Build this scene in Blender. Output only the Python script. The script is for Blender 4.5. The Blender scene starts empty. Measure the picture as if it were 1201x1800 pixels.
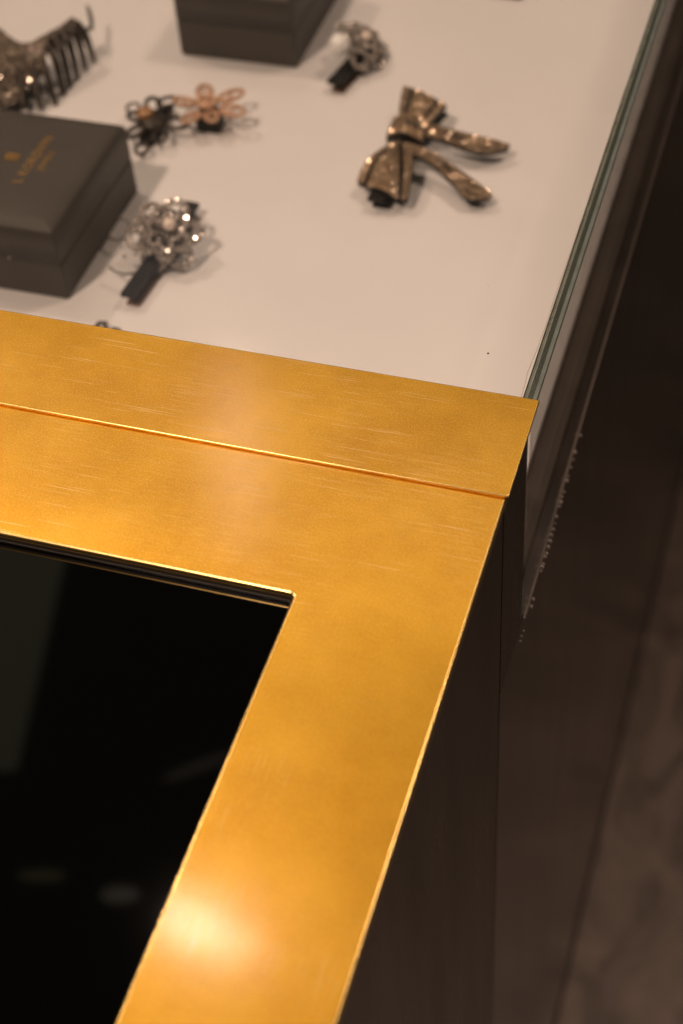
import bpy, math, random
from mathutils import Vector, Matrix
random.seed(7)
scene = bpy.context.scene
col = scene.collection

# ------------------------------------------------------------------ camera
cam_d = bpy.data.cameras.new('camera')
cam = bpy.data.objects.new('camera', cam_d); col.objects.link(cam)
R_ = Vector((0.9528, 0.2973, -0.0620)); U_ = Vector((-0.1823, 0.7232, 0.6662)); F_ = Vector((-0.2429, 0.6234, -0.7432))
m = Matrix((R_, U_, -F_)).transposed().to_4x4(); m.translation = Vector((0.0726, -0.3349, 0.3771))
cam.matrix_world = m
cam_d.sensor_fit = 'VERTICAL'; cam_d.sensor_height = 36.0; cam_d.sensor_width = 24.0
cam_d.lens = 2740.15 / 1800.0 * 36.0
cam_d.clip_start = 0.01; cam_d.clip_end = 100
cam_d.dof.use_dof = True; cam_d.dof.focus_distance = 0.548
cam_d.dof.aperture_fstop = 7.6; cam_d.dof.aperture_blades = 9
scene.camera = cam

# ------------------------------------------------------------------ world, lamps, exposure
w = bpy.data.worlds.new('World'); scene.world = w; w.use_nodes = True
w.node_tree.nodes['Background'].inputs[0].default_value = (1.0, 0.80, 0.62, 1)
w.node_tree.nodes['Background'].inputs[1].default_value = 0.035
scene.view_settings.view_transform = 'Standard'; scene.view_settings.look = 'None'
scene.view_settings.exposure = 0; scene.view_settings.gamma = 1
scene.render.engine = 'CYCLES'
scene.cycles.use_denoising = True
scene.cycles.max_bounces = 10; scene.cycles.transparent_max_bounces = 16
scene.cycles.caustics_reflective = False; scene.cycles.caustics_refractive = False
scene.cycles.sample_clamp_indirect = 4.0; scene.cycles.sample_clamp_direct = 250.0
WARM = (1.0, 0.71, 0.55)
def disk_lamp(name, loc, target, size, watts, colr=WARM, spread=150):
    d = bpy.data.lights.new(name, 'AREA'); d.shape = 'DISK'; d.size = size; d.energy = watts; d.color = colr
    d.spread = math.radians(spread)
    o = bpy.data.objects.new(name, d); col.objects.link(o); o.location = loc
    o.rotation_euler = (Vector(target) - Vector(loc)).to_track_quat('-Z', 'Y').to_euler()
    return o
# ceiling spots of the shop: one beyond the counter whose sheen lies on the brass, one right, one left; then two added fills
disk_lamp('spot_or_fill', (-0.480, 0.45, 1.40), (-0.15, 0.15, -0.1), 0.035, 0.72)
disk_lamp('spot_or_fill', (0.48, 0.80, 1.5), (-0.2, 0.25, -0.1), 0.32, 6.0)
disk_lamp('spot_or_fill', (-1.30, 0.70, 1.5), (-0.3, 0.3, -0.1), 0.12, 6.0)
disk_lamp('spot_or_fill', (-0.62, -0.75, 1.6), (-0.2, 0.2, -0.1), 0.14, 16.0)  # added fill from the camera side, brightens the board and brass bevels
disk_lamp('spot_or_fill', (0.85, -0.75, 1.5), (0.5, 0.0, -1.0), 0.25, 4.0, WARM, 46)  # added fill, aimed narrowly at the room floor on the right
def dim_lamp(loc, sx, sy, rz, watts, colr, shape='ELLIPSE', name='far_lamp'):
    d = bpy.data.lights.new(name, 'AREA'); d.shape = shape; d.size = sx; d.size_y = sy; d.energy = watts; d.color = colr
    o = bpy.data.objects.new(name, d); col.objects.link(o); o.location = loc; o.rotation_euler = (0, 0, math.radians(rz)); return o
dim_lamp((-0.735, 1.29, 1.45), 0.06, 0.36, 24, 1.3, WARM, 'RECTANGLE', 'tube_lamp')     # long lamp beyond the showcase
dim_lamp((-0.80, 1.28, 1.452), 1.7, 0.40, 0, 2.3, (1.0, 0.76, 0.62), 'RECTANGLE', 'added_panel')     # soft glowing panel added to brighten the brass strip
dim_lamp((-0.72, 1.72, 1.455), 0.8, 0.40, 0, 0.16, (1.0, 0.84, 0.80), 'RECTANGLE', 'added_panel')  # dim added panel, mirrored as a pale glow in the top pane
# dim things of the room mirrored in the black glass: two far lamps and a pale lit ceiling panel
dim_lamp((-0.70, 0.466, 1.40), 0.065, 0.016, 15, 0.0005, (1.0, 0.85, 0.40))
dim_lamp((-0.59, 0.468, 1.40), 0.050, 0.022, 15, 0.0011, (1.0, 0.85, 0.62))
dim_lamp((-0.56, 0.675, 1.40), 0.11, 0.016, 40, 0.0008, (1.0, 0.80, 0.6))
dim_lamp((-1.14, 0.93, 1.40), 0.50, 0.80, 14, 0.26, (1.0, 0.88, 0.55), 'RECTANGLE')

# ------------------------------------------------------------------ material helpers
def nodes_of(name):
    mt = bpy.data.materials.new(name); mt.use_nodes = True
    nt = mt.node_tree; return mt, nt, nt.nodes['Principled BSDF']
def N(nt, typ, **kw):
    n = nt.nodes.new(typ)
    for k, v in kw.items(): setattr(n, k, v)
    return n
def mapping(nt, scale, rot=(0, 0, 0), coord='Object'):
    tc = N(nt, 'ShaderNodeTexCoord'); mp = N(nt, 'ShaderNodeMapping')
    mp.inputs['Scale'].default_value = scale; mp.inputs['Rotation'].default_value = rot
    nt.links.new(tc.outputs[coord], mp.inputs[0]); return mp.outputs[0]
def noise(nt, vec, scale, detail=4, rough=0.55, dist=0.0):
    n = N(nt, 'ShaderNodeTexNoise'); n.inputs['Scale'].default_value = scale; n.inputs['Detail'].default_value = detail
    n.inputs['Roughness'].default_value = rough; n.inputs['Distortion'].default_value = dist
    nt.links.new(vec, n.inputs['Vector']); return n.outputs[0]
def mrange(nt, val, a, b, c, d, clamp=True):
    n = N(nt, 'ShaderNodeMapRange'); n.clamp = clamp
    for i, v in enumerate((a, b, c, d)): n.inputs[i + 1].default_value = v
    nt.links.new(val, n.inputs[0]); return n.outputs[0]
def math_(nt, op, a, b):
    n = N(nt, 'ShaderNodeMath', operation=op)
    for i, v in enumerate((a, b)):
        if isinstance(v, (int, float)): n.inputs[i].default_value = v
        else: nt.links.new(v, n.inputs[i])
    return n.outputs[0]
def mixc(nt, fac, a, b):
    n = N(nt, 'ShaderNodeMix', data_type='RGBA')
    if isinstance(fac, (int, float)): n.inputs[0].default_value = fac
    else: nt.links.new(fac, n.inputs[0])
    for i, v in ((6, a), (7, b)):
        if isinstance(v, tuple): n.inputs[i].default_value = (*v, 1)
        else: nt.links.new(v, n.inputs[i])
    return n.outputs[2]
def bump(nt, h, strength, dist, prev=None):
    n = N(nt, 'ShaderNodeBump'); n.inputs['Strength'].default_value = strength; n.inputs['Distance'].default_value = dist
    nt.links.new(h, n.inputs['Height'])
    if prev is not None: nt.links.new(prev, n.inputs['Normal'])
    return n.outputs[0]
def plain(name, colr, rough=0.5, metal=0.0, spec=0.5, nscale=0, namp=0.25, bmp=0.0, bscale=0, bdist=0.0002):
    mt, nt, p = nodes_of(name)
    p.inputs['Base Color'].default_value = (*colr, 1); p.inputs['Roughness'].default_value = rough
    p.inputs['Metallic'].default_value = metal; p.inputs['Specular IOR Level'].default_value = spec
    if nscale:
        v = mapping(nt, (1, 1, 1))
        f = mrange(nt, noise(nt, v, nscale), 0.3, 0.7, 0, 1)
        c = mixc(nt, f, tuple(x * (1 - namp) for x in colr), tuple(min(1, x * (1 + namp)) for x in colr))
        nt.links.new(c, p.inputs['Base Color'])
    if bmp:
        v = mapping(nt, (1, 1, 1))
        nt.links.new(bump(nt, noise(nt, v, bscale, 3), bmp, bdist), p.inputs['Normal'])
    return mt

def make_brass(name='brushed_brass', polish=1.0):
    mt, nt, p = nodes_of(name)
    p.inputs['Metallic'].default_value = 1.0
    p.inputs['Coat Roughness'].default_value = 0.115
    v = mapping(nt, (1, 1, 1))
    # polishing direction: along the back bar and strip, turning to run down the right-hand bar
    tc = N(nt, 'ShaderNodeTexCoord'); sx = N(nt, 'ShaderNodeSeparateXYZ'); nt.links.new(tc.outputs['Object'], sx.inputs[0])
    turn = mrange(nt, sx.outputs[1], -0.030, -0.100, 0, 1)
    nt.links.new(mrange(nt, turn, 0, 1, 0.30, 0.60), p.inputs['Coat Weight'])
    cb_ = N(nt, 'ShaderNodeCombineXYZ'); nt.links.new(math_(nt, 'SUBTRACT', 1.0, turn), cb_.inputs[0]); nt.links.new(turn, cb_.inputs[1])
    nt.links.new(cb_.outputs[0], p.inputs['Tangent']); nt.links.new(mrange(nt, turn, 0, 1, 0.55, 0.12), p.inputs['Anisotropic'])
    cloud = noise(nt, v, 26, 6, 0.62)
    blot = noise(nt, v, 95, 5, 0.65)
    fine = noise(nt, v, 1700, 5, 0.8)
    c = mixc(nt, mrange(nt, cloud, 0.34, 0.66, 0, 1), (0.63, 0.335, 0.018), (0.79, 0.455, 0.038))
    c = mixc(nt, mrange(nt, blot, 0.52, 0.74, 0, 0.30), c, (0.62, 0.34, 0.030))
    c = mixc(nt, mrange(nt, fine, 0.50, 0.72, 0, 0.65), c, (1.0, 0.72, 0.25))
    c = mixc(nt, mrange(nt, fine, 0.48, 0.30, 0, 0.45), c, (0.52, 0.27, 0.018))
    def streaks(along, across, lo, hi, amt, ang=0.0, dist=0.1):
        h = noise(nt, mapping(nt, (along, across, 1), (0, 0, ang)), 1.0, 3, 0.6, dist)
        w_ = noise(nt, mapping(nt, (across, along, 1), (0, 0, ang)), 1.0, 3, 0.6, dist)
        m = N(nt, 'ShaderNodeMix', data_type='FLOAT'); nt.links.new(turn, m.inputs[0]); nt.links.new(h, m.inputs[2]); nt.links.new(w_, m.inputs[3])
        return mrange(nt, m.outputs[0], lo, hi, 0, amt), m.outputs[0]
    hair, hraw = streaks(55, 2400, 0.54, 0.70, 1.0, 0.0, 0.0)
    haze = mrange(nt, noise(nt, mapping(nt, (1, 1, 1), (0, 0, 0.7)), 17, 3), 0.46, 0.64, 0, 1)
    c = mixc(nt, math_(nt, 'MULTIPLY', math_(nt, 'MULTIPLY', hair, haze), 0.45), c, (1.0, 0.76, 0.36))
    # single scratches: families of long thin lines inside patches
    tot = None
    for k, (ang, sxx, syy, lo, ps) in enumerate(((0.10, 22, 1700, 0.68, 14), (0.38, 26, 1800, 0.675, 19), (0.62, 24, 1800, 0.69, 23))):
        vv = mapping(nt, (sxx, syy, 1), (0, 0, ang))
        st = mrange(nt, noise(nt, vv, 1.0, 1, 0.5, 0.05), lo, lo + 0.05, 0, 1)
        pm = mrange(nt, noise(nt, mapping(nt, (1, 1, 1), (0, 0, 1.3 * k + 0.4)), ps, 2), 0.52, 0.62, 0, 1)
        st = math_(nt, 'MULTIPLY', st, pm)
        st = math_(nt, 'MULTIPLY', st, mrange(nt, turn, 0, 1, 1.0, 0.12))
        tot = st if tot is None else math_(nt, 'MAXIMUM', tot, st)
    c = mixc(nt, math_(nt, 'MULTIPLY', tot, 0.45), c, (1.0, 0.86, 0.55))
    nt.links.new(c, p.inputs['Base Color'])
    rgh = math_(nt, 'MULTIPLY', mrange(nt, noise(nt, v, 30, 3, 0.5), 0.25, 0.75, 0.425, 0.365), mrange(nt, turn, 0, 1, 1.0, 0.86))
    nt.links.new(math_(nt, 'MULTIPLY', math_(nt, 'ADD', rgh, 0.0), polish), p.inputs['Roughness'])
    b = bump(nt, hraw, 0.12, 0.0003)
    b = bump(nt, noise(nt, v, 2300, 3, 0.65), 0.05, 0.0003, b)
    b = bump(nt, noise(nt, v, 9, 2), 0.2, 0.0012, b)
    nt.links.new(b, p.inputs['Normal'])
    cn = bump(nt, hraw, 0.05, 0.0003); nt.links.new(cn, p.inputs['Coat Normal'])
    return mt
BRASS = make_brass(); BRASS_EDGE = plain('polished_brass_edge', (0.95, 0.66, 0.24), 0.27, metal=1.0, nscale=60, namp=0.1)
BLACKGLASS = plain('black_glass', (0.0004, 0.0004, 0.0004), 0.035, spec=0.5)
BLACKGAP = plain('black_gap', (0.006, 0.005, 0.004), 0.45)

def make_lacquer(name, c0, c1, rough):
    mt, nt, p = nodes_of(name)
    v = mapping(nt, (9, 9, 1.6))
    f = mrange(nt, noise(nt, v, 1.0, 5, 0.6, 0.4), 0.3, 0.7, 0, 1)
    nt.links.new(mixc(nt, f, c0, c1), p.inputs['Base Color'])
    nt.links.new(mrange(nt, noise(nt, v, 3.0, 4), 0.3, 0.7, rough * 0.85, rough * 1.2), p.inputs['Roughness'])
    nt.links.new(bump(nt, noise(nt, mapping(nt, (60, 60, 6)), 1.0, 4), 0.12, 0.0006), p.inputs['Normal'])
    return mt
LACQUER = make_lacquer('dark_lacquer', (0.009, 0.007, 0.006), (0.015, 0.0117, 0.0095), 0.14)
POSTBLK = make_lacquer('black_lacquer', (0.010, 0.0075, 0.006), (0.014, 0.010, 0.0085), 0.28)
TRAY = plain('tray_brown', (0.085, 0.067, 0.054), 0.5, nscale=40, namp=0.1)

def make_floor():
    mt, nt, p = nodes_of('dark_floor')
    v = mapping(nt, (1.0, 0.55, 1))
    a = mrange(nt, noise(nt, v, 16, 7, 0.6, 1.6), 0.36, 0.64, 0, 1)
    c = mixc(nt, a, (0.064, 0.050, 0.040), (0.132, 0.102, 0.082))
    nt.links.new(c, p.inputs['Base Color'])
    p.inputs['Roughness'].default_value = 0.5
    nt.links.new(bump(nt, noise(nt, v, 60, 4), 0.2, 0.002), p.inputs['Normal'])
    return mt
FLOOR = make_floor()
WHITE = plain('white_board', (0.845, 0.812, 0.805), 0.42, nscale=14, namp=0.03, bmp=0.05, bscale=300)
LEATHER = plain('box_leatherette', (0.052, 0.042, 0.033), 0.55, nscale=60, namp=0.12, bmp=0.35, bscale=900, bdist=0.0003)
GOLD = plain('gold_foil', (0.70, 0.42, 0.13), 0.35, metal=0.9)
DARKMETAL = plain('oxidised_metal', (0.045, 0.034, 0.026), 0.38, metal=0.6)
RECESS = plain('dark_recess', (0.016, 0.011, 0.008), 0.45, metal=0.4)
BLACKCLIP = plain('black_clip', (0.006, 0.005, 0.004), 0.4, spec=0.2)
COPPER = plain('rose_copper', (0.60, 0.36, 0.23), 0.5, metal=0.3, nscale=400, namp=0.35, bmp=0.5, bscale=900)
AMBER = plain('amber_stone', (0.36, 0.17, 0.06), 0.15, spec=0.8)
PEARL = plain('pearl', (0.88, 0.74, 0.64), 0.14, spec=0.7)
PEARLW = plain('white_pearl', (0.95, 0.93, 0.91), 0.20, spec=0.7)
BRONZE = plain('bronze_edge', (0.20, 0.12, 0.07), 0.4, metal=0.7)
DUST = plain('dust_white', (0.75, 0.70, 0.62), 0.9)
DUSTD = plain('dust_dark', (0.05, 0.03, 0.02), 0.9)
def make_crystal(name, lo, hi, metal, glint, share=0.86):
    mt, nt, p = nodes_of(name)
    g = N(nt, 'ShaderNodeNewGeometry'); r = N(nt, 'ShaderNodeValToRGB')
    e = r.color_ramp.elements; e[0].color = (*lo, 1); e[1].color = (*hi, 1); e[1].position = share - 0.01
    k = e.new(share); k.color = (*glint, 1)
    nt.links.new(g.outputs['Random Per Island'], r.inputs[0]); nt.links.new(r.outputs[0], p.inputs['Base Color'])
    p.inputs['Roughness'].default_value = 0.12; p.inputs['Metallic'].default_value = metal; p.inputs['Specular IOR Level'].default_value = 0.9
    return mt
CHAMP = make_crystal('champagne_crystal', (0.40, 0.27, 0.165), (0.74, 0.53, 0.345), 0.40, (0.98, 0.80, 0.60), 0.93)
SILVER = make_crystal('clear_crystal', (0.26, 0.22, 0.19), (0.80, 0.71, 0.64), 0.4, (0.98, 0.92, 0.86))
SMOKE = make_crystal('smoky_crystal', (0.06, 0.045, 0.034), (0.36, 0.27, 0.20), 0.4, (0.8, 0.66, 0.52), 0.9)

def make_pane(name, tint, gloss_rough=0.0):
    mt = bpy.data.materials.new(name); mt.use_nodes = True; nt = mt.node_tree
    nt.nodes.remove(nt.nodes['Principled BSDF'])
    t = N(nt, 'ShaderNodeBsdfTransparent'); t.inputs[0].default_value = (*tint, 1)
    g = N(nt, 'ShaderNodeBsdfGlossy'); g.inputs['Roughness'].default_value = gloss_rough; g.inputs[0].default_value = (1, 1, 1, 1)
    f = N(nt, 'ShaderNodeFresnel'); f.inputs[0].default_value = 1.5
    # a thin pane viewed from either face: use the front-facing ior on both sides
    geo = N(nt, 'ShaderNodeNewGeometry')
    inv = mrange(nt, geo.outputs['Backfacing'], 0, 1, 1.5, 1 / 1.5)
    nt.links.new(inv, f.inputs[0])
    mx = N(nt, 'ShaderNodeMixShader')
    nt.links.new(f.outputs[0], mx.inputs[0]); nt.links.new(t.outputs[0], mx.inputs[1]); nt.links.new(g.outputs[0], mx.inputs[2])
    nt.links.new(mx.outputs[0], nt.nodes['Material Output'].inputs[0])
    return mt
PANE = make_pane('clear_pane', (0.975, 0.985, 0.975)); TOPPANE = make_pane('handled_pane', (0.975, 0.985, 0.975), 0.09)
EDGE_DARK = plain('glass_edge_dark', (0.020, 0.026, 0.019), 0.12, spec=0.8)
EDGE_GREEN = plain('glass_edge_green', (0.125, 0.145, 0.115), 0.25, spec=0.7, nscale=120, namp=0.2)
EDGE_TEAL = plain('glass_edge_teal', (0.095, 0.130, 0.115), 0.3, spec=0.7, nscale=150, namp=0.25)
for em, et in ((EDGE_DARK, 0.10), (EDGE_GREEN, 0.22), (EDGE_TEAL, 0.18)):
    nt = em.node_tree; out = nt.nodes['Material Output']; tr = N(nt, 'ShaderNodeBsdfTransparent'); tr.inputs[0].default_value = (0.80, 0.90, 0.82, 1)
    mx = N(nt, 'ShaderNodeMixShader'); mx.inputs[0].default_value = et
    nt.links.new(nt.nodes['Principled BSDF'].outputs[0], mx.inputs[1]); nt.links.new(tr.outputs[0], mx.inputs[2]); nt.links.new(mx.outputs[0], out.inputs[0])
GLUE = plain('clear_glue', (0.13, 0.11, 0.095), 0.10, spec=0.7)
BUBBLE = plain('glue_bubble', (0.27, 0.23, 0.20), 0.08, spec=0.9)
GLUELINE = plain('glue_seep', (0.62, 0.45, 0.36), 0.4)

# ------------------------------------------------------------------ mesh helpers
class MB:
    def __init__(s): s.v = []; s.f = []; s.m = []
    def add(s, verts, faces, mi=0):
        o = len(s.v); s.v += [tuple(x) for x in verts]
        s.f += [tuple(i + o for i in f) for f in faces]; s.m += [mi] * len(faces); return s
    def box(s, x0, x1, y0, y1, z0, z1, mi=0):
        v = [(x, y, z) for z in (z0, z1) for y in (y0, y1) for x in (x0, x1)]
        return s.add(v, [(0, 2, 3, 1), (4, 5, 7, 6), (0, 1, 5, 4), (2, 6, 7, 3), (0, 4, 6, 2), (1, 3, 7, 5)], mi)
    def tube(s, path, r, n=7, mi=0, closed=False):
        P = [Vector(p) for p in path]; L = len(P); v = []; f = []
        rr = r if isinstance(r, (list, tuple)) else [r] * L
        up = None
        for i in range(L):
            a = P[(i - 1) % L] if (closed or i > 0) else P[i]; b = P[(i + 1) % L] if (closed or i < L - 1) else P[i]
            t = (b - a).normalized()
            if up is None: up = Vector((0, 0, 1)) if abs(t.z) < 0.9 else Vector((1, 0, 0))
            x = t.cross(up)
            if x.length < 1e-6: x = t.orthogonal()
            x.normalize(); up = x.cross(t).normalized()
            for k in range(n):
                an = 2 * math.pi * k / n; v.append(P[i] + (x * math.cos(an) + up * math.sin(an)) * rr[i])
        for i in range(L if closed else L - 1):
            j = (i + 1) % L
            for k in range(n): f.append((i * n + k, j * n + k, j * n + (k + 1) % n, i * n + (k + 1) % n))
        if not closed: f += [tuple(range(n))[::1], tuple(range((L - 1) * n, L * n))[::-1]]
        return s.add(v, f, mi)
    def sphere(s, c, r, n=12, h=8, mi=0, sc=(1, 1, 1)):
        v = [(c[0], c[1], c[2] + r * sc[2])]; f = []
        for i in range(1, h):
            ph = math.pi * i / h
            for k in range(n):
                th = 2 * math.pi * k / n
                v.append((c[0] + r * sc[0] * math.sin(ph) * math.cos(th), c[1] + r * sc[1] * math.sin(ph) * math.sin(th), c[2] + r * sc[2] * math.cos(ph)))
        v.append((c[0], c[1], c[2] - r * sc[2])); last = len(v) - 1
        for k in range(n):
            f.append((0, 1 + k, 1 + (k + 1) % n)); f.append((last, last - n + (k + 1) % n, last - n + k))
        for i in range(h - 2):
            for k in range(n): f.append((1 + i * n + k, 1 + (i + 1) * n + k, 1 + (i + 1) * n + (k + 1) % n, 1 + i * n + (k + 1) % n))
        return s.add(v, f, mi)
    def gem(s, c, nrm, r, mi=0, tilt=0.36):
        c = Vector(c); z = (Vector(nrm).normalized() + Vector([random.uniform(-tilt, tilt) for _ in range(3)])).normalized()
        x = z.orthogonal().normalized(); a0 = random.random() * 6.28; y = z.cross(x); v = []
        for rad, h in ((r * 0.55, r * 0.55), (r, 0.05 * r), (r * 0.5, -r * 0.6)):
            for k in range(6):
                a = a0 + k * math.pi / 3; v.append(c + x * (rad * math.cos(a)) + y * (rad * math.sin(a)) + z * h)
        f = [tuple(range(6))]
        for l in (0, 6):
            for k in range(6): f.append((l + k, l + 6 + k, l + 6 + (k + 1) % 6, l + (k + 1) % 6))
        return s.add(v, f, mi)
    def build(s, name, mats, parent=None, smooth=False, bevel=0, seg=2, angle=40):
        me = bpy.data.meshes.new(name); me.from_pydata(s.v, [], s.f)
        mats = mats if isinstance(mats, (list, tuple)) else [mats]
        for mt in mats: me.materials.append(mt)
        me.polygons.foreach_set('material_index', s.m)
        me.polygons.foreach_set('use_smooth', [smooth] * len(s.f)); me.update()
        o = bpy.data.objects.new(name, me); col.objects.link(o)
        if parent: o.parent = parent
        if bevel:
            b = o.modifiers.new('bevel', 'BEVEL'); b.width = bevel; b.segments = seg; b.limit_method = 'ANGLE'; b.angle_limit = math.radians(angle)
            b.harden_normals = True; b.material = len(mats) - 1
            me.polygons.foreach_set('use_smooth', [True] * len(s.f))
        return o
def tag(o, label, cat=None, group=None, kind=None):
    o['label'] = label
    if cat: o['category'] = cat
    if group: o['group'] = group
    if kind: o['kind'] = kind
    return o
def empty(name, loc, rot=(0, 0, 0)):
    o = bpy.data.objects.new(name, None); col.objects.link(o); o.location = loc; o.rotation_euler = rot
    o.empty_display_size = 0.01; return o
def round_poly(pts, rads, n=6):
    out = []; L = len(pts)
    for i in range(L):
        p = Vector(pts[i]); r = rads[i]
        if r <= 0: out.append(tuple(p)); continue
        a = (Vector(pts[i - 1]) - p).normalized(); b = (Vector(pts[(i + 1) % L]) - p).normalized()
        for k in range(n + 1):
            t = k / n; q = p + a * r * (1 - t) ** 2 + b * r * t ** 2
            out.append(tuple(q))
    return out
def prism(pts, z0, z1, mi=0, mb=None):
    mb = mb or MB(); n = len(pts)
    v = [(x, y, z0) for x, y in pts] + [(x, y, z1) for x, y in pts]
    f = [tuple(range(n))[::-1], tuple(range(n, 2 * n))] + [(i, (i + 1) % n, n + (i + 1) % n, n + i) for i in range(n)]
    return mb.add(v, f, mi)
def ring_prism(outer, inner, z0, z1):
    # outer and inner have the same count
    n = len(outer); mb = MB()
    v = [(x, y, z1) for x, y in outer] + [(x, y, z1) for x, y in inner] + [(x, y, z0) for x, y in outer] + [(x, y, z0) for x, y in inner]
    f = []
    for i in range(n):
        j = (i + 1) % n
        f += [(i, j, n + j, n + i), (2 * n + j, 2 * n + i, 3 * n + i, 3 * n + j), (i, 2 * n + i, 2 * n + j, j), (n + j, 3 * n + j, 3 * n + i, n + i)]
    return mb.add(v, f)

# ------------------------------------------------------------------ floor
FZ = -1.05
o = MB().box(-3, 4, -3, 5, FZ - 0.05, FZ).build('floor', FLOOR); o['kind'] = 'structure'
o['label'] = 'dark brown mottled floor far below the counter'

# ------------------------------------------------------------------ front counter (brass frame, black glass top)
ctr = tag(empty('counter', (0, 0, FZ)), 'dark counter with broad brass frame around a black glass top', 'counter')
def up(mb):                       # meshes are drawn in world metres; parent sits on the floor
    mb.v = [(x, y, z - FZ) for x, y, z in mb.v]; return mb
W = 0.055; BY = 0.0030
outer = round_poly([(0, -0.62), (0, BY), (-0.80, BY), (-0.80, -0.62)], [0.002] * 4)
inner = round_poly([(-W, -0.62 + W), (-W, -W), (-0.80 + W, -W), (-0.80 + W, -0.62 + W)], [0.0022] * 4)
up(ring_prism(outer, inner, -0.0028, 0.0)).build('brass_frame', [BRASS, BRASS_EDGE], ctr, bevel=0.0013, seg=5)
rim = round_poly([(-W - .0008, -0.62 + W), (-W - .0008, -W - .0008), (-0.80 + W + .0008, -W - .0008), (-0.80 + W + .0008, -0.62 + W + .0008)], [0.0022] * 4)
rim0 = round_poly([(-W + .006, -0.62 + W - .006), (-W + .006, -W + .006), (-0.80 + W - .006, -W + .006), (-0.80 + W - .006, -0.62 + W - .006)], [0.0022] * 4)
up(ring_prism(rim0, rim, -0.0042, -0.0029)).build('rebate', BLACKGAP, ctr, bevel=0.0003)
up(MB().box(-0.795, -0.008, -0.612, -0.009, -0.0100, -0.0044)).build('glass_top', BLACKGLASS, ctr)
SX = -0.0012
up(MB().box(-0.03, SX, -0.615, 0.0005, -0.955, -0.0032)).build('side_panel', POSTBLK, ctr, bevel=0.0004)
up(MB().box(-0.79, -0.0305, -0.615, -0.597, -0.955, -0.0102)).build('front_panel', LACQUER, ctr)
up(MB().box(-0.78, SX - .001, -0.61, 0.0010, FZ, -0.9555)).build('toe_kick', BLACKGAP, ctr)

# ------------------------------------------------------------------ glass showcase behind it
BZ = -0.105; YB = 1.25; PX0, PX1 = -0.0056, -0.0006; PY = 0.0378
shc = tag(empty('glass_showcase', (0, 0, FZ)), 'glass showcase with brass front strip and white floor full of hair jewellery', 'showcase')
strip = round_poly([(0.0006, 0.0), (0.0006, 0.0464), (-0.80, 0.0464), (-0.80, 0.0)], [0.0008] * 4, 4)
up(prism(strip, 0.0001, 0.0012)).build('brass_strip', [BRASS, BRASS_EDGE], shc, bevel=0.00040, seg=4)
up(MB().box(-0.03, SX, 0.0021, YB, -0.955, -0.1125)).build('side_panel', LACQUER, shc, bevel=0.0004)
up(MB().box(-0.03, SX, 0.0021, PY - 0.0002, -0.1122, -0.0003)).build('corner_post', POSTBLK, shc, bevel=0.0003)
up(MB().box(-0.78, SX - .001, 0.0019, YB - 0.002, FZ, -0.9555)).build('toe_kick', BLACKGAP, shc)
up(MB().box(-0.80, -0.0305, 0.0018, 0.036, -0.955, -0.0003)).build('front_rail', POSTBLK, shc)
up(MB().box(-0.80, -0.0305, 0.0365, YB, -0.14, -0.112)).build('tray', TRAY, shc)
up(MB().box(-0.030, PX0 - 0.0003, PY, YB, -0.1123, -0.1085)).build('tray_lip', TRAY, shc, bevel=0.0006)
up(MB().box(-0.80, -0.0158, 0.037, YB - 0.005, -0.1118, BZ)).build('display_board', WHITE, shc, bevel=0.0006)
up(MB().box(-0.80, -0.795, 0.0365, YB, -0.955, 0.0)).build('far_side_panel', POSTBLK, shc)
up(MB().box(-0.7945, -0.007, YB + .0003, YB + .006, -0.955, -0.0075)).build('back_panel', POSTBLK, shc)
# panes: single sheets of glass with polished green edges
tp = MB(); X0, X1 = -0.795, PX0 - 0.0001
tp.add([(X0, 0.02, -0.0006), (X1, 0.02, -0.0006), (X1, YB, -0.0006), (X0, YB, -0.0006)], [(0, 1, 2, 3)])
tp.add([(X0, 0.0365, -0.0066), (X1, 0.0365, -0.0066), (X1, YB, -0.0066), (X0, YB, -0.0066)], [(3, 2, 1, 0)])
tpo = up(tp).build('top_pane', TOPPANE, shc)
sp = MB()
sp.add([(PX1, PY, -0.112), (PX1, YB, -0.112), (PX1, YB, -0.0012), (PX1, PY, -0.0012)], [(0, 1, 2, 3)])
sp.add([(PX0, PY, -0.112), (PX0, YB, -0.112), (PX0, YB, -0.0070), (PX0, PY, -0.0070)], [(3, 2, 1, 0)])
spo = up(sp).build('side_pane', PANE, shc)
prof = [(-0.0057, -0.0068), (-0.0057, -0.0006), (-0.0052, -0.0004), (-0.0040, -0.00015), (-0.0024, -0.0003), (-0.0022, -0.0002), (-0.00085, -0.0004), (-0.0006, -0.0014)]
eg = MB()
for i, mi in zip(range(len(prof) - 1), (0, 0, 1, 0, 0, 2, 0)):
    a, b = prof[i], prof[i + 1]; ys = [0.0385 + (YB - 0.0385) * (t / 24) ** 2 for t in range(25)]
    for y0, y1 in zip(ys, ys[1:]):
        eg.add([(a[0], y0, a[1]), (b[0], y0, b[1]), (b[0], y1, b[1]), (a[0], y1, a[1])], [(0, 1, 2, 3)], mi)
ego = eg.build('polished_edge', [EDGE_DARK, EDGE_GREEN, EDGE_TEAL], spo)
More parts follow.
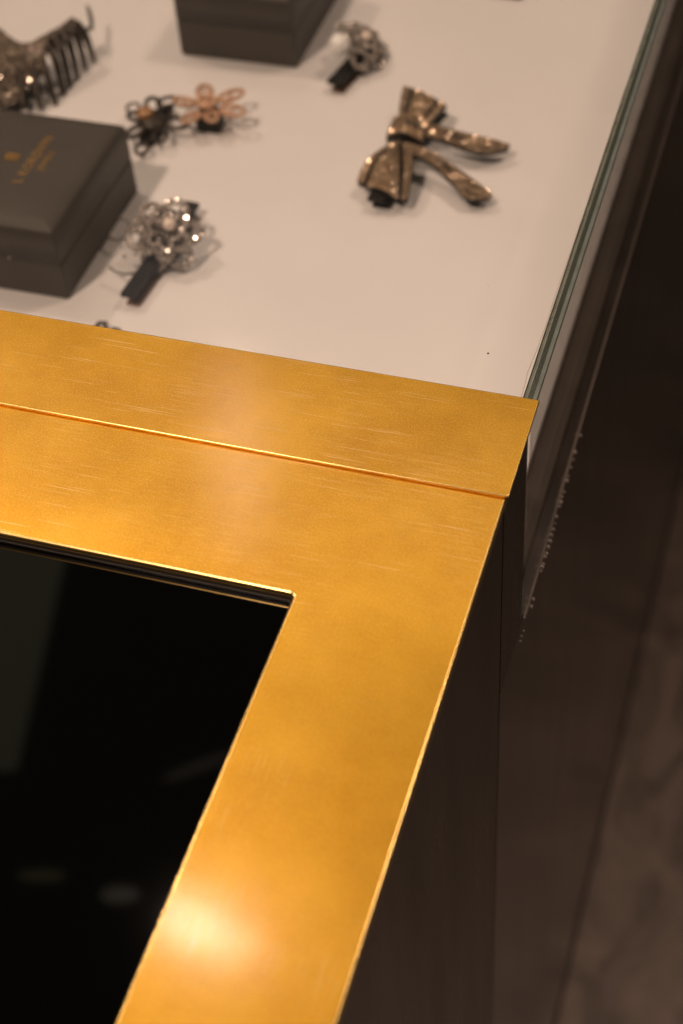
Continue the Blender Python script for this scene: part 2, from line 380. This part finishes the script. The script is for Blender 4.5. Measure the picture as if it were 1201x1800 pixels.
# glue bead with bubbles under the side pane, seep line under the top pane
gb = MB(); rnd = random.Random(3); path = []; rr = []
for i in range(140):
    y = PY + 0.001 + (YB - PY - .002) * (i / 139) ** 1.6
    path.append((-0.0003 + rnd.uniform(-.00005, .00005), y, -0.1116 + rnd.uniform(-.00006, .00006))); rr.append(max(.0002, 0.0005 - 0.0012 * (y - PY)) + 0 * rnd.uniform(-.00012, .00012))
gb.tube(path, rr, 8); gb.build('glue_bead', GLUE, spo, smooth=True)
bb = MB()
ys = [0.030, 0.0325, 0.035, 0.048, 0.052, 0.0665, 0.0685] + [0.071 + 0.0016 * k + rnd.uniform(-.0005, .0005) for k in range(0, 18, 2)] + [0.103, 0.106, 0.109, 0.112, 0.1185, 0.121, 0.127, 0.131, 0.136, 0.146]
for y in ys:
    bb.sphere((0.0003 + rnd.uniform(-.0002, .0002), y, -0.1148 + rnd.uniform(-.0006, .0006)), rnd.uniform(.0004, .0010), 12, 8)
b_ = bb.build('glue_bubbles', BUBBLE, spo, smooth=True); b_['kind'] = 'stuff'
gl = MB(); gl.tube([(-0.0075, 0.0494, -.00675), (-0.0077, 0.0596, -.00675), (-0.0082, 0.0671, -.00675), (-0.0076, 0.0795, -.00675), (-0.0073, 0.0939, -.00675), (-0.0075, 0.1119, -.00675), (-0.0070, 0.16, -.00675), (-0.0072, 0.25, -.00675)], 0.00012, 5)
gl.build('glue_seep', GLUELINE, tpo)
d = MB(); d.gem((-0.0315, 0.1029, -0.0003), (0, 0, 1), 0.0004)
up(d).build('dust', DUST, tpo)
for k, (x, y) in enumerate(((-0.078, 0.082), (-0.13, 0.115), (-0.055, 0.17), (-0.10, 0.225), (-0.16, 0.19), (-0.03, 0.24))):
    up(MB().gem((x, y, -0.0003), (0, 0, 1), 0.00016 + 0.00005 * (k % 3))).build('dust', DUST, tpo)
d = MB(); d.gem((-0.0226, 0.0667, -0.0003), (0, 0, 1), 0.00045)
up(d).build('dust', DUSTD, tpo)
for o_ in spo.children:           # children drawn in world metres sit in the showcase frame
    o_.location.z = -FZ
for o_ in tpo.children:
    if o_.name.startswith('glue'): o_.location.z = -FZ

# ------------------------------------------------------------------ ring boxes
def text_mesh(body, size, name, parent, loc, rotz, mat, sx=1.0):
    cu = bpy.data.curves.new(name, 'FONT'); cu.body = body; cu.size = size; cu.extrude = 0.00008; cu.align_x = 'CENTER'; cu.align_y = 'CENTER'
    cu.space_character = 1.12
    t = bpy.data.objects.new(name, cu); col.objects.link(t)
    bpy.context.view_layer.update()
    me = bpy.data.meshes.new_from_object(t.evaluated_get(bpy.context.evaluated_depsgraph_get()))
    bpy.data.objects.remove(t); me.materials.clear(); me.materials.append(mat)
    o = bpy.data.objects.new(name, me); col.objects.link(o); o.parent = parent; o.location = loc; o.rotation_euler = (0, 0, rotz); o.scale = (sx, 1, 1)
    return o
def ring_box(x1, y0, wx, wy, h, label, lettering):
    r = tag(empty('ring_box', (x1 - wx / 2, y0 + wy / 2, BZ)), label, 'box', 'dark ring boxes in the showcase')
    hx, hy = wx / 2, wy / 2; hb = h * 0.50
    MB().box(-hx, hx, -hy, hy, 0.0002, hb - 0.0004).build('base', LEATHER, r, bevel=0.0012, seg=3)
    MB().box(-hx + .0012, hx - .0012, -hy + .0012, hy - .0012, hb - .0006, hb + .0006).build('seam', BLACKGAP, r)
    # lid: pillow top with a soft stepped edge
    lid = MB(); prof = [(0, hb + .0004), (0, h - 0.0042), (.0005, h - 0.0030), (0.0018, h - 0.0016), (0.0042, h - 0.0006), (0.008, h - 0.0001), (0.02, h + 0.0002)]
    loops = []
    for ins, z in prof:
        pts = round_poly([(hx - ins, -hy + ins), (hx - ins, hy - ins), (-hx + ins, hy - ins), (-hx + ins, -hy + ins)], [0.0015] * 4, 3)
        loops.append([(x, y, z) for x, y in pts])
    n = len(loops[0]); v = [p for l in loops for p in l]; f = [tuple(range(n))[::-1]]
    for i in range(len(loops) - 1):
        for k in range(n): f.append((i * n + k, i * n + (k + 1) % n, (i + 1) * n + (k + 1) % n, (i + 1) * n + k))
    f.append(tuple(range((len(loops) - 1) * n, len(loops) * n)))
    lo = lid.add(v, f).build('lid', LEATHER, r, smooth=True)
    if lettering:
        cx, cy = r.location.x, r.location.y
        text_mesh('L KOROVIN', 0.0068, 'lettering', lo, (-0.2850 - cx, 0.2165 - cy, h + .0004), math.pi / 2, GOLD, 0.98)
        text_mesh('JEWELS', 0.0040, 'lettering', lo, (-0.2783 - cx, 0.2168 - cy, h + .0004), math.pi / 2, GOLD, 1.1)
        e = MB()
        for k in (-1, 1): e.tube([(-0.2995 - cx, 0.2160 + k * .0016 - cy, h + .0003), (-0.2930 - cx, 0.2160 + k * .0016 - cy, h + .0003)], 0.0007, 6)
        for xx in (-.2992, -.2962, -.2932): e.tube([(xx - cx, 0.2144 - cy, h + .0003), (xx - cx, 0.2176 - cy, h + .0003)], 0.0006, 6)
        e.build('emblem', GOLD, lo)
        d = MB(); d.gem((-0.2800 - cx, -hy - .0002, 0.0215), (0, -1, 0), 0.0006); d.build('dust', DUST, r)
    return r
ring_box(-0.2535, 0.1680, 0.090, 0.0885, 0.0425, 'closed dark leather box with gold lettering on its lid, nearest the brass', True)
ring_box(-0.2083, 0.3815, 0.070, 0.0800, 0.0440, 'plain dark leather box cut off by the top of the picture', False)

# ------------------------------------------------------------------ bow brooch
def interp(pts, n):
    P = [Vector(p) for p in pts]; L = len(P); out = []
    for i in range(n + 1):
        t = i / n * (L - 1); k = min(int(t), L - 2); u = t - k
        p0 = P[max(k - 1, 0)]; p1 = P[k]; p2 = P[k + 1]; p3 = P[min(k + 2, L - 1)]
        out.append(0.5 * ((2 * p1) + (p2 - p0) * u + (2 * p0 - 5 * p1 + 4 * p2 - p3) * u * u + (3 * p1 - p0 - 3 * p2 + p3) * u ** 3))
    return out
MM = 0.001
def ribbon(name, A, B, parent, bulge=1.0, thick=1.6, spacing=1.12, skip=None, stone=CHAMP, rim=True, r=0.56, base=None):
    nu, nv = 18, 8; a = interp(A, nu); b = interp(B, nu); mb = MB(); top = []; bot = []
    def P(u, v):
        t = u * nu; k = min(int(t), nu - 1); w_ = t - k
        p = a[k].lerp(a[k + 1], w_).lerp(b[k].lerp(b[k + 1], w_), v)
        return p + Vector((0, 0, bulge * math.sin(math.pi * v)))
    v = []
    for s in (0, -thick):
        for i in range(nu + 1):
            for j in range(nv + 1): v.append((P(i / nu, j / nv) + Vector((0, 0, s))) * MM)
    K = (nu + 1) * (nv + 1); f = []; ix = lambda i, j, s: s * K + i * (nv + 1) + j
    for i in range(nu):
        for j in range(nv):
            f.append((ix(i, j, 0), ix(i + 1, j, 0), ix(i + 1, j + 1, 0), ix(i, j + 1, 0))); f.append((ix(i, j, 1), ix(i, j + 1, 1), ix(i + 1, j + 1, 1), ix(i + 1, j, 1)))
    for i in range(nu):
        for j in (0, nv): f.append((ix(i, j, 0), ix(i, j, 1), ix(i + 1, j, 1), ix(i + 1, j, 0)))
    for j in range(nv):
        for i in (0, nu): f.append((ix(i, j, 0), ix(i, j + 1, 0), ix(i, j + 1, 1), ix(i, j, 1)))
    o = mb.add(v, f).build(name, base or RECESS, parent, smooth=False)
    g = MB(); ln = sum((a[i + 1] + b[i + 1] - a[i] - b[i]).length / 2 for i in range(nu)); rows = max(1, int(ln / (spacing * 0.9)))
    for i in range(rows):
        u = (i + 0.5) / rows; wd = (P(u, 0) - P(u, 1)).length; c = max(1, int((wd - 0.5) / spacing))
        for j in range(c):
            vv = (j + 0.5 + (0.25 if i % 2 else -0.25) * (c > 1)) / c
            vv = 0.5 + (vv - 0.5) * (1 - 0.5 / max(wd, 1))
            if skip and skip(u, vv): continue
            p = P(u, vv); e = 0.01
            nrm = (P(min(u + e, 1), vv) - P(max(u - e, 0), vv)).cross(P(u, min(vv + e, 1)) - P(u, max(vv - e, 0)))
            if nrm.z < 0: nrm = -nrm
            g.gem((p + nrm.normalized() * 0.1) * MM, nrm, r * MM * random.uniform(0.9, 1.08))
    s = g.build('pave_crystals', stone, o); s['kind'] = 'stuff'
    return o
bow = tag(empty('bow_hair_clip', (-0.12, 0.30, BZ)), 'bronze bow-shaped hair clip paved with champagne crystals, two long tails', 'hair clip')
upL = [(-13.9, 28.4, 14.0), (-16.5, 41.2, 15.0), (-18.4, 54.3, 16.0)]; upR = [(3.7, 28.0, 14.0), (5.8, 35.0, 14.5), (8.0, 44.2, 14.0)]
chan = lambda u, v: (0.17 < v < 0.27 or 0.76 < v < 0.85) and u > 0.1
ribbon('loop', upL, upR, bow, 1.5, 2.4, skip=chan, base=RECESS)
ribbon('loop', [(p[0] + 1, p[1] - 1, p[2] - 6) for p in upL], [(p[0] + 1.2, p[1] - 1.5, p[2] - 4) for p in upR], bow, 0.5, 1.2, skip=lambda u, v: True)
ribbon('knot', [(-14.9, 24.7, 16.0), (-14.5, 13.9, 17.0), (-14.8, 9.7, 15.0)], [(2.1, 24.1, 16.0), (4.2, 14.4, 17.0), (4.4, 8.8, 15.0)], bow, 4.0, 5.0, skip=lambda u, v: 0.42 < u < 0.55 and 0.5 < v < 0.95)
ribbon('loop_rim', [(-10.0, 4.7, 16.0), (-17.1, -7.4, 15.0), (-20.1, -16.6, 13.0), (-21.3, -21.4, 9.0)], [(-7.4, 2.7, 16.0), (-13.0, -9.9, 16.0), (-15.1, -19.3, 14.0), (-17.1, -23.4, 9.0)], bow, 0.4, 3.0)
cenA = [(-6.7, 3.4, 15.5), (-11.6, -12.5, 17.0), (-13.4, -21.8, 15.0), (-15.4, -25.2, 8.5)]; cenB = [(-5.8, 3.6, 15.5), (-1.4, -11.8, 17.0), (1.8, -24.2, 15.0), (3.1, -31.6, 8.5)]
ribbon('loop', cenA, cenB, bow, 2.2, 2.0)
ribbon('loop_rim', [(-5.2, 4.7, 15.5), (-0.1, -10.1, 16.0), (3.1, -22.6, 14.0), (4.5, -31.4, 8.5)], [(-0.3, 5.2, 15.0), (3.8, -6.3, 14.0), (6.1, -19.1, 12.0), (7.4, -30.0, 8.0)], bow, 0.4, 3.0)
ribbon('loop_lining', [(-9.6, 5, 13.5), (-17, -8, 12.0), (-19, -17, 9.5), (-20, -22, 6.0)], [(-2.5, 5, 13.0), (0, -8, 11.5), (1.5, -22, 9.0), (2, -28, 6.0)], bow, 1.0, 1.0, skip=lambda u, v: True)
tl = lambda u, v: (0.40 < v < 0.60 and (0.25 < u < 0.45)) or (u > 0.62 and (0.26 < v < 0.36 or 0.68 < v < 0.78))
ribbon('tail', [(0.5, 27.3, 14.0), (14.9, 25.7, 13.0), (29.4, 25.6, 11.0), (38.3, 26.2, 9.5), (46.5, 25.6, 8.0)], [(3.0, 16.0, 13.0), (10.6, 17.0, 12.0), (24.9, 13.8, 10.5), (36.1, 14.3, 9.0), (45.8, 22.2, 7.5)], bow, 0.8, 1.8, skip=tl)
ribbon('tail', [(-1.2, 7.5, 14.0), (11.6, 4.4, 12.5), (27.4, -4.0, 10.5), (40.9, -11.1, 8.0), (46.9, -15.5, 7.0)], [(-1.2, 0.9, 13.0), (12.4, -4.1, 12.0), (26.3, -14.5, 9.5), (36.2, -22.4, 7.5), (46.3, -18.7, 6.8)], bow, 0.8, 1.8, skip=tl)
MB().box(-12.5 * MM, -3.5 * MM, -34 * MM, 38 * MM, 6.0 * MM, 8.6 * MM).build('clip_bar', BLACKCLIP, bow, bevel=0.0006)
MB().box(-11.5 * MM, -4.5 * MM, -30 * MM, 36 * MM, 0.0, 2.0 * MM).build('clip_lever', BLACKCLIP, bow, bevel=0.0006)
MB().box(-11.0 * MM, -5.0 * MM, 30 * MM, 36 * MM, 1.8 * MM, 6.2 * MM).build('clip_hinge', BLACKCLIP, bow)

# ------------------------------------------------------------------ pearl flower hair clips
def petal_path(ang, r0, r1, wid, z0, z1, n=18):
    out = []
    for i in range(n):
        t = i / (n - 1); s = math.sin(math.pi * t)
        rad = r0 + (r1 - r0) * s ** 0.55; off = wid * math.sin(2 * math.pi * t) * 0.5 * (0.55 + 0.45 * s) + wid * 0.0
        a = ang + (t - 0.5) * wid
        out.append((rad * math.cos(a), rad * math.sin(a), z0 + (z1 - z0) * s))
    return out
def flower_clip(loc, rot, label, bar, stray=True, seed=1, scale=1.0, extra=None, pear=(0, 0), grp='pearl flower hair clips'):
    rn = random.Random(seed)
    root = tag(empty('flower_hair_clip', loc), label, 'hair clip', grp)
    head = MB(); Rm = Matrix.Rotation(rot[2], 3, 'Z') @ Matrix.Rotation(rot[0], 3, 'X') @ Matrix.Rotation(rot[1], 3, 'Y'); off = Vector((0, 0, rot[3]))
    def T(p): return (Rm @ (Vector(p) * scale) + off) * MM
    for (cnt, r0, r1, wid, z0, z1, ph, br) in ((6, 7.0, 16.0, 1.12, 0.0, -3.0, 0.2, 0.92), (6, 4.5, 11.8, 1.15, 1.5, 1.0, 0.70, 0.85), (5, 2.6, 7.6, 1.3, 3.0, 3.6, 0.1, 0.72)):
        for k in range(cnt):
            a = ph + 2 * math.pi * k / cnt; pm = MB(); path = petal_path(a, r0, r1 * rn.uniform(0.93, 1.06), wid, z0, z1 + rn.uniform(-.8, .8), 26)
            pm.tube([T((x, y, z - 0.55)) for x, y, z in path], 0.0005, 6)
            cen = Vector((math.cos(a), math.sin(a), 0)) * (r0 + r1) * 0.5
            inner = [Vector(p).lerp(Vector((cen.x, cen.y, p[2] - 0.8)), 0.36) for p in path]
            pm.tube([T((x, y, z - 0.55)) for x, y, z in inner], 0.0004, 6, closed=True)
            po = pm.build('petal', DARKMETAL, root, smooth=True)
            g = MB()
            for i, p in enumerate(interp(path, int(2.6 * r1 ** 0.92))):
                g.gem(T(p), Rm @ Vector((p[0] * .02, p[1] * .02, 1)), br * MM * scale, tilt=0.5)
            for i, p in enumerate(interp(inner, int(1.4 * r1))):
                g.gem(T(p), Rm @ Vector((p[0] * .02, p[1] * .02, 1)), br * 0.8 * MM * scale, tilt=0.5)
            tip = interp(path, 2)[1]
            if k % 2 == 0: g.gem(T((tip[0] * 1.03, tip[1] * 1.03, tip[2] + .3)), Rm @ Vector((0, 0, 1)), 1.35 * MM * scale, tilt=0.15)
            go = g.build('crystals', SILVER, po); go['kind'] = 'stuff'
    # centre dish, pearl
    dk = MB(); dk.tube([T((0, 0, -3.4)), T((0, 0, -2.4))], 11.0 * MM * scale, 24); dk.build('dish', DARKMETAL, root, smooth=True)
    MB().sphere(T((pear[0], pear[1], 4.2)), 2.8 * MM * scale, 20, 14).build('pearl', PEARL, root, smooth=True)
    # barrette under the flower
    (bx0, by0), (bx1, by1), wb, hz = bar
    dv = Vector((bx1 - bx0, by1 - by0, 0)); dn = Vector((-dv.y, dv.x, 0)).normalized() * wb / 2
    for nm, z0, z1, mt in (('clip_bar', hz, hz + 2.2, BLACKCLIP), ('clip_lever', 0.0, 1.6, BRONZE)):
        q = [Vector((bx0, by0, 0)) - dn, Vector((bx1, by1, 0)) - dn, Vector((bx1, by1, 0)) + dn, Vector((bx0, by0, 0)) + dn]
        if nm == 'clip_lever': q = [p * 0.94 + Vector((0.8, -0.6, 0)) for p in q]
        prism([(p.x * MM, p.y * MM) for p in q], z0 * MM, z1 * MM).build(nm, mt, root, bevel=0.0004)
    st = dv.normalized(); q = Vector((bx1, by1, 0)) - st * 4
    MB().box((q.x - 2) * MM, (q.x + 2) * MM, (q.y - 2) * MM, (q.y + 2) * MM, 1.4 * MM, (hz + .2) * MM).build('clip_hinge', BLACKCLIP, root)
    if stray:
        lp = MB(); c = Vector((-28.5, 7.5, 9)); pth = [(c + Vector((5.2 * math.cos(t), 6.5 * math.sin(t), 1.5 * math.sin(t)))) for t in [2 * math.pi * k / 20 for k in range(20)]]
        lp.tube([p * MM for p in pth], 0.0005, 6, closed=True); lo = lp.build('petal', DARKMETAL, root, smooth=True)
        g = MB()
        for p in pth[3:16]: g.gem((p + Vector((0, 0, .5))) * MM, (0, 0, 1), 0.00065, tilt=.5)
        go = g.build('crystals', SILVER, lo); go['kind'] = 'stuff'
        ar = MB(); ar.tube([(c + Vector((5, 0, 0))) * MM, Vector((-16, 6, 10)) * MM, Vector((-8, 3, 12)) * MM], 0.0006, 6); ar.build('stem', DARKMETAL, root)
        cr = MB()
        for p in ((-21, -21, 9), (-17, -12.5, 10), (-12, -10, 10.5)): cr.gem(Vector(p) * MM, (0.1, -.2, 1), 0.0012)
        co = cr.build('crystals', SILVER, root); co['kind'] = 'stuff'
        ln = MB(); ln.tube([Vector(p) * MM for p in ((-21, -21, 8.4), (-17, -23, 8.6), (-12, -24, 9), (-8, -22, 9))], 0.0005, 6); ln.build('stem', DARKMETAL, root)
    if extra:
        for (p, rr, mt) in extra: MB().sphere(Vector(p) * MM, rr * MM, 20, 14).build('pearl', mt, root, smooth=True)
    return root
flower_clip((-0.2165, 0.2065, BZ), (math.radians(42), math.radians(6), 0.1, 17.0), 'crystal rosette hair clip with centre pearl beside the lettered box', ((-6.0, -37), (-1.0, 38), 7.5, 6.0), seed=4, scale=1.16, pear=(2.5, 3.5))
flower_clip((-0.1735, 0.3950, BZ), (math.radians(18), math.radians(28), 0.5, 13.0), 'crystal hair clip with white pearl between the plain box and the bow', ((-7, -33), (1, 8), 8.5, 5.5), stray=False, seed=9, scale=1.1, extra=[((-9.5, -11.0, 17.0), 6.0, PEARLW)])

# ------------------------------------------------------------------ openwork flowers
def ring_petal(mb, c, rx, ry, rot, nz, rad, mi=0, n=22):
    c = Vector(c); pts = []
    for k in range(n):
        t = 2 * math.pi * k / n; x = rx * math.cos(t); y = ry * math.sin(t)
        pts.append((c + Vector((x * math.cos(rot) - y * math.sin(rot), x * math.sin(rot) + y * math.cos(rot), nz[0] * x + nz[1] * y))) * MM)
    mb.tube(pts, rad * MM, 8, mi, closed=True)
bf = tag(empty('openwork_flower', (-0.2643, 0.3058, BZ)), 'black wire flower with amber centre behind the lettered box corner', 'hair ornament', 'openwork flowers')
for (cx, cy, cz, rx, ry, ro, nz, rd) in ((-15.3, 9.8, 8, 3.6, 3.6, 0, (0, .1), 0.75), (2.5, 16, 10, 5.5, 4.2, .5, (.1, 0), 1.1), (-4, 12, 10, 5.5, 4.0, 1.9, (.1, .2), 1.2), (13.5, 0.5, 8, 6.5, 4.6, -.2, (0, 0), 1.0),
                                         (2, -21, 5, 3.4, 3.6, 0, (0, .2), 1.0), (-6, -9, 7, 6.5, 4.2, -1.9, (0, .2), 1.3), (8, -10, 7, 6.0, 3.6, -.9, (0, .2), 0.9), (-10, 1, 9, 4.5, 3.6, 2.8, (0, .1), 1.2)):
    pm = MB(); ring_petal(pm, (cx, cy, cz), rx, ry, ro, nz, rd); pm.build('petal', DARKMETAL, bf, smooth=True)
MB().sphere((-.0045, .002, .011), 0.0048, 14, 10, sc=(1, 1, .7)).build('amber_centre', AMBER, bf, smooth=True)
dk = MB(); dk.sphere((0, 0, 0.008), 0.0075, 14, 8, sc=(1, 1, .4)); dk.build('dish', DARKMETAL, bf, smooth=True)
g = MB()
for p in ((18, 3, 9), (16, -4, 9), (6, -14, 8), (9, 6, 10), (4, 12, 11), (-3, 15, 11), (12, 7, 9)): g.gem(Vector(p) * MM, (0, 0, 1), 0.0011, tilt=.4)
go = g.build('crystals', SMOKE, bf); go['kind'] = 'stuff'
MB().box(-.004, .004, -.012, .02, 0, .005).build('clip_bar', BLACKCLIP, bf, bevel=.0005)

cf = tag(empty('openwork_flower', (-0.2376, 0.3186, BZ)), 'rose copper openwork flower touching the black wire flower', 'hair ornament', 'openwork flowers')
for (cx, cy, cz, rx, ry, ro) in ((-4.6, 10.5, 14.5, 5.6, 4.0, 1.9), (10.0, 11.0, 13.5, 7.2, 3.4, .75), (15.0, -0.5, 12.5, 7.0, 3.6, -.15), (-5.0, -9.5, 11.5, 6.0, 3.6, -2.0), (-13.0, 1.8, 12.5, 6.4, 3.6, 3.0), (5.5, -7.0, 12, 5.0, 3.2, -.9)):
    pm = MB(); ring_petal(pm, (cx, cy, cz), rx, ry, ro, (0.05, 0.12), 1.15)
    ring_petal(pm, (cx * .8, cy * .8, cz + .6), rx * .5, ry * .55, ro, (0.05, 0.12), 0.7); pm.build('petal', COPPER, cf, smooth=True)
pm = MB(); ring_petal(pm, (0, 1, 15), 5.0, 4.2, 0, (0, .1), 1.5); pm.sphere((0, .001, .0145), .0030, 12, 8, sc=(1, 1, .6)); pm.build('centre_ring', COPPER, cf, smooth=True)
MB().box(-.005, .008, -.006, .004, 0, .011).build('clip_bar', BLACKCLIP, cf, bevel=.0006)

# ------------------------------------------------------------------ hair comb at the picture's top left
cb = tag(empty('hair_comb', (-0.345, 0.345, BZ)), 'dark crystal-covered hair comb with curved teeth behind the lettered box', 'hair comb')
o0 = Vector((-345, 345, -105))
sp_ = [Vector(p) - o0 for p in ((-382, 318, -92), (-372, 326, -90), (-360, 334, -90), (-349, 344, -86), (-338, 353, -82), (-331.5, 363, -80))]
body = MB(); body.tube([p * MM for p in interp(sp_, 20)], [0.0028] * 15 + [.0026, .0024, .0022, .0020, .0017, .0010], 10)
body.build('spine', DARKMETAL, cb, smooth=True)
ends = [(-326.5, 366, -104.5), (-327, 356, -104), (-327.6, 346, -104.5), (-328.1, 337, -104.5), (-328.3, 329, -104.5), (-328.9, 319, -104.5), (-334, 311, -103), (-341.4, 306, -101)]
for k, e in enumerate(ends):
    a = interp(sp_, 40)[39 - int(k * 3.2)]; b = Vector(e) - o0; mid = a.lerp(b, .42) + Vector((3.2, -1.5, 6.0 if k else 4))
    tb = MB(); pth = interp([a, mid, b], 10); tb.tube([p * MM for p in pth], [.0036 - .00022 * i for i in range(11)], 9)
    tb.build('tooth', DARKMETAL, cb, smooth=True)
hk = MB(); hk.tube([(Vector(p) - o0) * MM for p in ((-336.5, 389, -85), (-333.5, 385, -86.5), (-330.5, 380, -88), (-328, 374, -89.5), (-329.5, 368.5, -87))], [.0008, .0012, .0013, .0012, .0010], 8)
hk.build('hook', DARKMETAL, cb, smooth=True)
lf = ribbon('crystal_leaf', [(-45, 14, 24), (-27.5, 5.5, 24), (-10, -3.5, 22.5), (4.5, 4.8, 24)], [(-24, -50, 4), (-9, -44, 6), (2, -34, 9), (7.7, -14, 17)], cb, 4.0, 2.0, spacing=1.5, stone=SMOKE, r=0.78)
ribbon('crystal_rib', [p + Vector((-1.5, 1.5, 2.6)) for p in sp_[2:]], [p + Vector((2.5, -3.0, 1.6)) for p in sp_[2:]], cb, 1.0, 1.0, spacing=1.7, stone=SMOKE, r=0.8)

# ------------------------------------------------------------------ two pieces that only just show
tn = tag(empty('hair_pin', (-0.2265, 0.1490, BZ)), 'tip of a dark hair pin showing over the brass strip', 'hair pin')
m_ = MB(); m_.tube([Vector(p) * MM for p in ((-6, 0, 1.4), (-4, 4.2, 3.0), (-1, 4.6, 3.2), (0, 1, 2.0))], .0011, 7); m_.build('loop', DARKMETAL, tn, smooth=True)
m_ = MB(); m_.tube([Vector(p) * MM for p in ((2, 0, 1.4), (4, 3.2, 2.2), (7, 2.6, 2.0), (8, -1, 1.4))], .0009, 7); m_.build('loop', DARKMETAL, tn, smooth=True)
m_ = MB(); m_.tube([Vector(p) * MM for p in ((-6, 0, 1.2), (1, -14, 1.2), (8, -30, 1.2))], .0010, 7); m_.build('prong', DARKMETAL, tn, smooth=True)
t2 = tag(empty('hair_slide', (-0.1120, 0.4800, BZ)), 'sliver of a dark hair slide at the top edge of the picture', 'hair slide')
MB().box(-.012, .010, -.0035, .0035, 0.0, .0035).build('bar', BLACKCLIP, t2, bevel=.001)
g = MB()
for k in range(8): g.gem((-.010 + .0025 * k, 0, .0040), (0, 0, 1), .0011, tilt=.4)
go = g.build('crystals', SMOKE, t2); go['kind'] = 'stuff'
